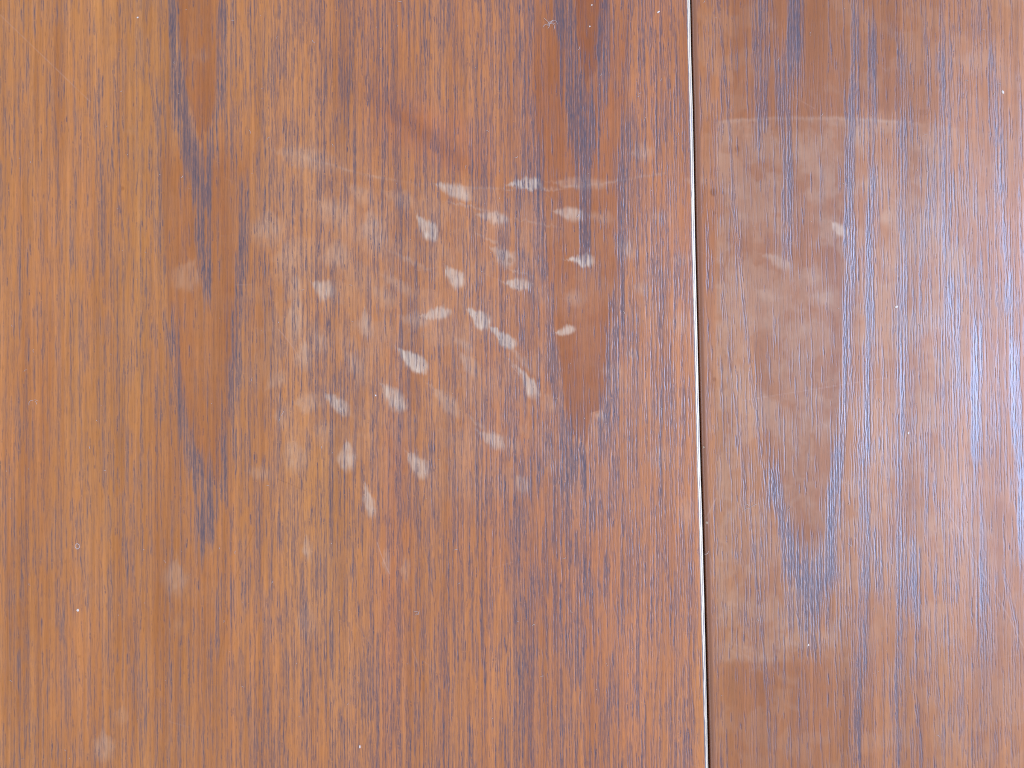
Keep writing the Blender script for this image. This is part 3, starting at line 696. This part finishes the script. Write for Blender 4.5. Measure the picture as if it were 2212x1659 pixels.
def box(name, u0, u1, z0, z1, mat, parent):
    vs = []
    for z in (z0, z1):
        for (u, v) in ((u0, V0), (u1, V0), (u1, V1), (u0, V1)):
            x, y = plane(u + (seam(v) - 1500), v); vs.append((x, y, z))
    fs = [(0, 1, 2, 3), (7, 6, 5, 4), (0, 4, 5, 1), (1, 5, 6, 2), (2, 6, 7, 3), (3, 7, 4, 0)]
    me = bpy.data.meshes.new(name); me.from_pydata(vs, [], fs); me.materials.append(mat); me.update()
    return obj(name, me, parent)
box('gap_backing', 1440, 1580, -0.045, -TH - .0004, M_BACKING, table_top)  # unseen, added under the gap so no light shows through

# ------------------------------------------------------------------ dust, lint and crumbs
import bmesh
def wx(u, v):
    x, y = plane(u, v); return float(x), float(y)
def fibre(bm, u, v, ln, ang, bend, r, z=None):
    """short curved hair: tapered tube lying on the board; sizes in picture units"""
    x0, y0 = wx(u, v)
    n = 7; k = PX; pts = []
    a = ang
    x, y = x0, y0
    for i in range(n):
        pts.append(Vector((x, y, r * k * (1.0 + .8 * math.sin(i / (n - 1) * math.pi)))))
        x += math.cos(a) * ln * k / n; y += math.sin(a) * ln * k / n; a += bend / n
    rings = []
    for i, p in enumerate(pts):
        d = (pts[min(i + 1, n - 1)] - pts[max(i - 1, 0)]).normalized()
        s = Vector((-d.y, d.x, 0)).normalized(); up = Vector((0, 0, 1))
        rad = r * k * (.45 + .55 * math.sin((i + .5) / n * math.pi))
        rings.append([bm.verts.new(p + (s * math.cos(q) + up * math.sin(q)) * rad) for q in (0, 1.57, 3.14, 4.71)])
    for i in range(n - 1):
        for j in range(4):
            bm.faces.new((rings[i][j], rings[i][(j + 1) % 4], rings[i + 1][(j + 1) % 4], rings[i + 1][j]))
    bm.faces.new(rings[0][::-1]); bm.faces.new(rings[-1])
def chip(bm, u, v, a, b, ang, h, rnd):
    """irregular flake"""
    x0, y0 = wx(u, v); n = 9; k = PX
    top, bot = [], []
    for i in range(n):
        t = i / n * 2 * math.pi; rr2 = rnd.uniform(.7, 1.15)
        px, py = math.cos(t) * a * rr2 * k, math.sin(t) * b * rr2 * k
        X_, Y_ = px * math.cos(ang) - py * math.sin(ang), px * math.sin(ang) + py * math.cos(ang)
        bot.append(bm.verts.new((x0 + X_, y0 + Y_, 0.00001)))
        top.append(bm.verts.new((x0 + X_ * .7, y0 + Y_ * .7, h * k * rnd.uniform(.7, 1.2))))
    c = bm.verts.new((x0, y0, h * k * 1.3))
    for i in range(n):
        j = (i + 1) % n
        bm.faces.new((bot[i], bot[j], top[j], top[i])); bm.faces.new((top[i], top[j], c))
    bm.faces.new(bot[::-1])
def finish(name, bm, mat, parent=None, origin=None):
    bmesh.ops.recalc_face_normals(bm, faces=bm.faces)
    me = bpy.data.meshes.new(name)
    if origin is not None:
        for vv in bm.verts: vv.co -= origin
    bm.to_mesh(me); bm.free(); me.materials.append(mat); me.shade_smooth()
    o = obj(name, me, parent)
    if origin is not None: o.location = origin
    return o

rnd = random.Random(4)
bm = bmesh.new()
for i in range(520):
    u = rnd.uniform(-600, 2820); v = rnd.uniform(-480, 2140)
    if abs(u - float(seam(v))) < 20: continue
    if rnd.random() < .5:
        fibre(bm, u, v, rnd.uniform(3, 12), rnd.uniform(0, 6.28), rnd.uniform(-3, 3), rnd.uniform(.28, .5))
    else:
        chip(bm, u, v, rnd.uniform(.5, 1.3), rnd.uniform(.4, .9), rnd.uniform(0, 3.14), .5, rnd)
for (u, v) in [(1245, 470), (2150, 198), (540, 290), (1380, 205), (1150, 1352), (1175, 1460), (1530, 1190), (1840, 1180), (2050, 620), (1985, 700), (1640, 1340), (1250, 100), (680, 92), (1700, 1100), (1900, 860)]:
    fibre(bm, u, v, rnd.uniform(8, 15), rnd.uniform(0, 6.28), rnd.uniform(-4, 4), .5)
info(finish('dust', bm, M_LINT), 'tiny pale dust specks and short hairs scattered over both boards', 'dust', kind='stuff')

THINGS = [
    # name, kind, u, v, a, b, ang, label, category
    ('white_flake', 'chip', 297, 38, 2.6, 2.0, .8, 'white dust flake near the top left, beside the dark tongue of grain', 'flake'),
    ('white_flake', 'chip', 1278, 11, 2.2, 1.8, .2, 'white speck at the top edge, inside the narrow red wedge of grain', 'flake'),
    ('white_flake', 'chip', 1274, 57, 2.2, 1.8, 1.2, 'white speck lower inside the narrow red wedge of grain', 'flake'),
    ('white_flake', 'chip', 1422, 26, 4.4, 2.0, .6, 'oblong white flake near the top, left of the white seam', 'flake'),
    ('white_flake', 'chip', 168, 1318, 4.0, 3.4, .4, 'bright white round flake at lower left, below the pale ring', 'flake'),
    ('white_flake', 'chip', 777, 1613, 2.4, 3.6, .1, 'small white flake near the bottom edge, left of the centre line', 'flake'),
    ('white_flake', 'chip', 1746, 1393, 2.6, 3.0, .5, 'small white flake on the right board below the blue grain point', 'flake'),
    ('white_flake', 'chip', 2166, 199, 3.0, 5.0, .1, 'upright pinkish white flake near the top right corner', 'flake'),
    ('white_flake', 'chip', 1936, 663, 4.6, 3.4, .4, 'pale pink flake in the middle of the right board', 'flake'),
    ('white_flake', 'chip', 1962, 935, 2.4, 3.2, .1, 'tiny white flake on the right board below its scratches', 'flake'),
    ('white_flake', 'chip', 811, 854, 2.6, 1.8, 2.2, 'tiny white flake left of a pale drop mark in the middle', 'flake'),
    ('crumb', 'chip', 1520, 966, 2.4, 3.4, .1, 'tan crumb in the dark gap, upper of the two', 'crumb'),
    ('crumb', 'chip', 1527, 1129, 3.0, 4.2, .1, 'tan crumb in the dark gap, lower of the two', 'crumb'),
]
cnt = {}
for (nm, k, u, v, a, b_, an, lab, cat) in THINGS:
    bm = bmesh.new()
    chip(bm, u, v, a, b_, an, 1.1, rnd)
    o_ = finish(nm, bm, M_CRUMB if nm == 'crumb' else M_WHITE, origin=Vector((*wx(u, v), 0)))
    info(o_, lab, cat, group='crumbs beside the seam' if nm == 'crumb' else 'white flakes on the table')
    if nm == 'crumb': o_.location.z = -.0003
# ring of dried residue
bm = bmesh.new()
for i in range(14):
    t0 = i / 14 * 6.28
    chip(bm, 167 + 4.6 * math.cos(t0), 1180 + 5.4 * math.sin(t0), 1.5, 1.1, t0, .7, rnd)
info(finish('residue_ring', bm, M_LINT, origin=Vector((*wx(167, 1180), 0))), 'small pale ring of dried residue at lower left above the bright flake', 'residue')
# lint tufts
for (u, v, lab, n) in [(1189, 50, 'fuzzy pink lint tuft near the top between the two dark grain columns', 9),
                       (907, 1322, 'curled hair of lint by the long dark grain line, lower middle', 3),
                       (605, 900, 'thin curl of lint left of the pale heat marks', 2),
                       (73, 865, 'short lint hair at the left edge halfway down', 3),
                       (1620, 1096, 'pale lint hair on the right board beside the seam', 3)]:
    bm = bmesh.new()
    for i in range(n):
        fibre(bm, u + rnd.uniform(-1, 1) * n * .9, v + rnd.uniform(-1, 1) * n * .8, rnd.uniform(9, 22), rnd.uniform(0, 6.28), rnd.uniform(-3, 3), .45)
    info(finish('lint', bm, M_LINT, origin=Vector((*wx(u, v), 0))), lab, 'lint', group='lint hairs on the table')
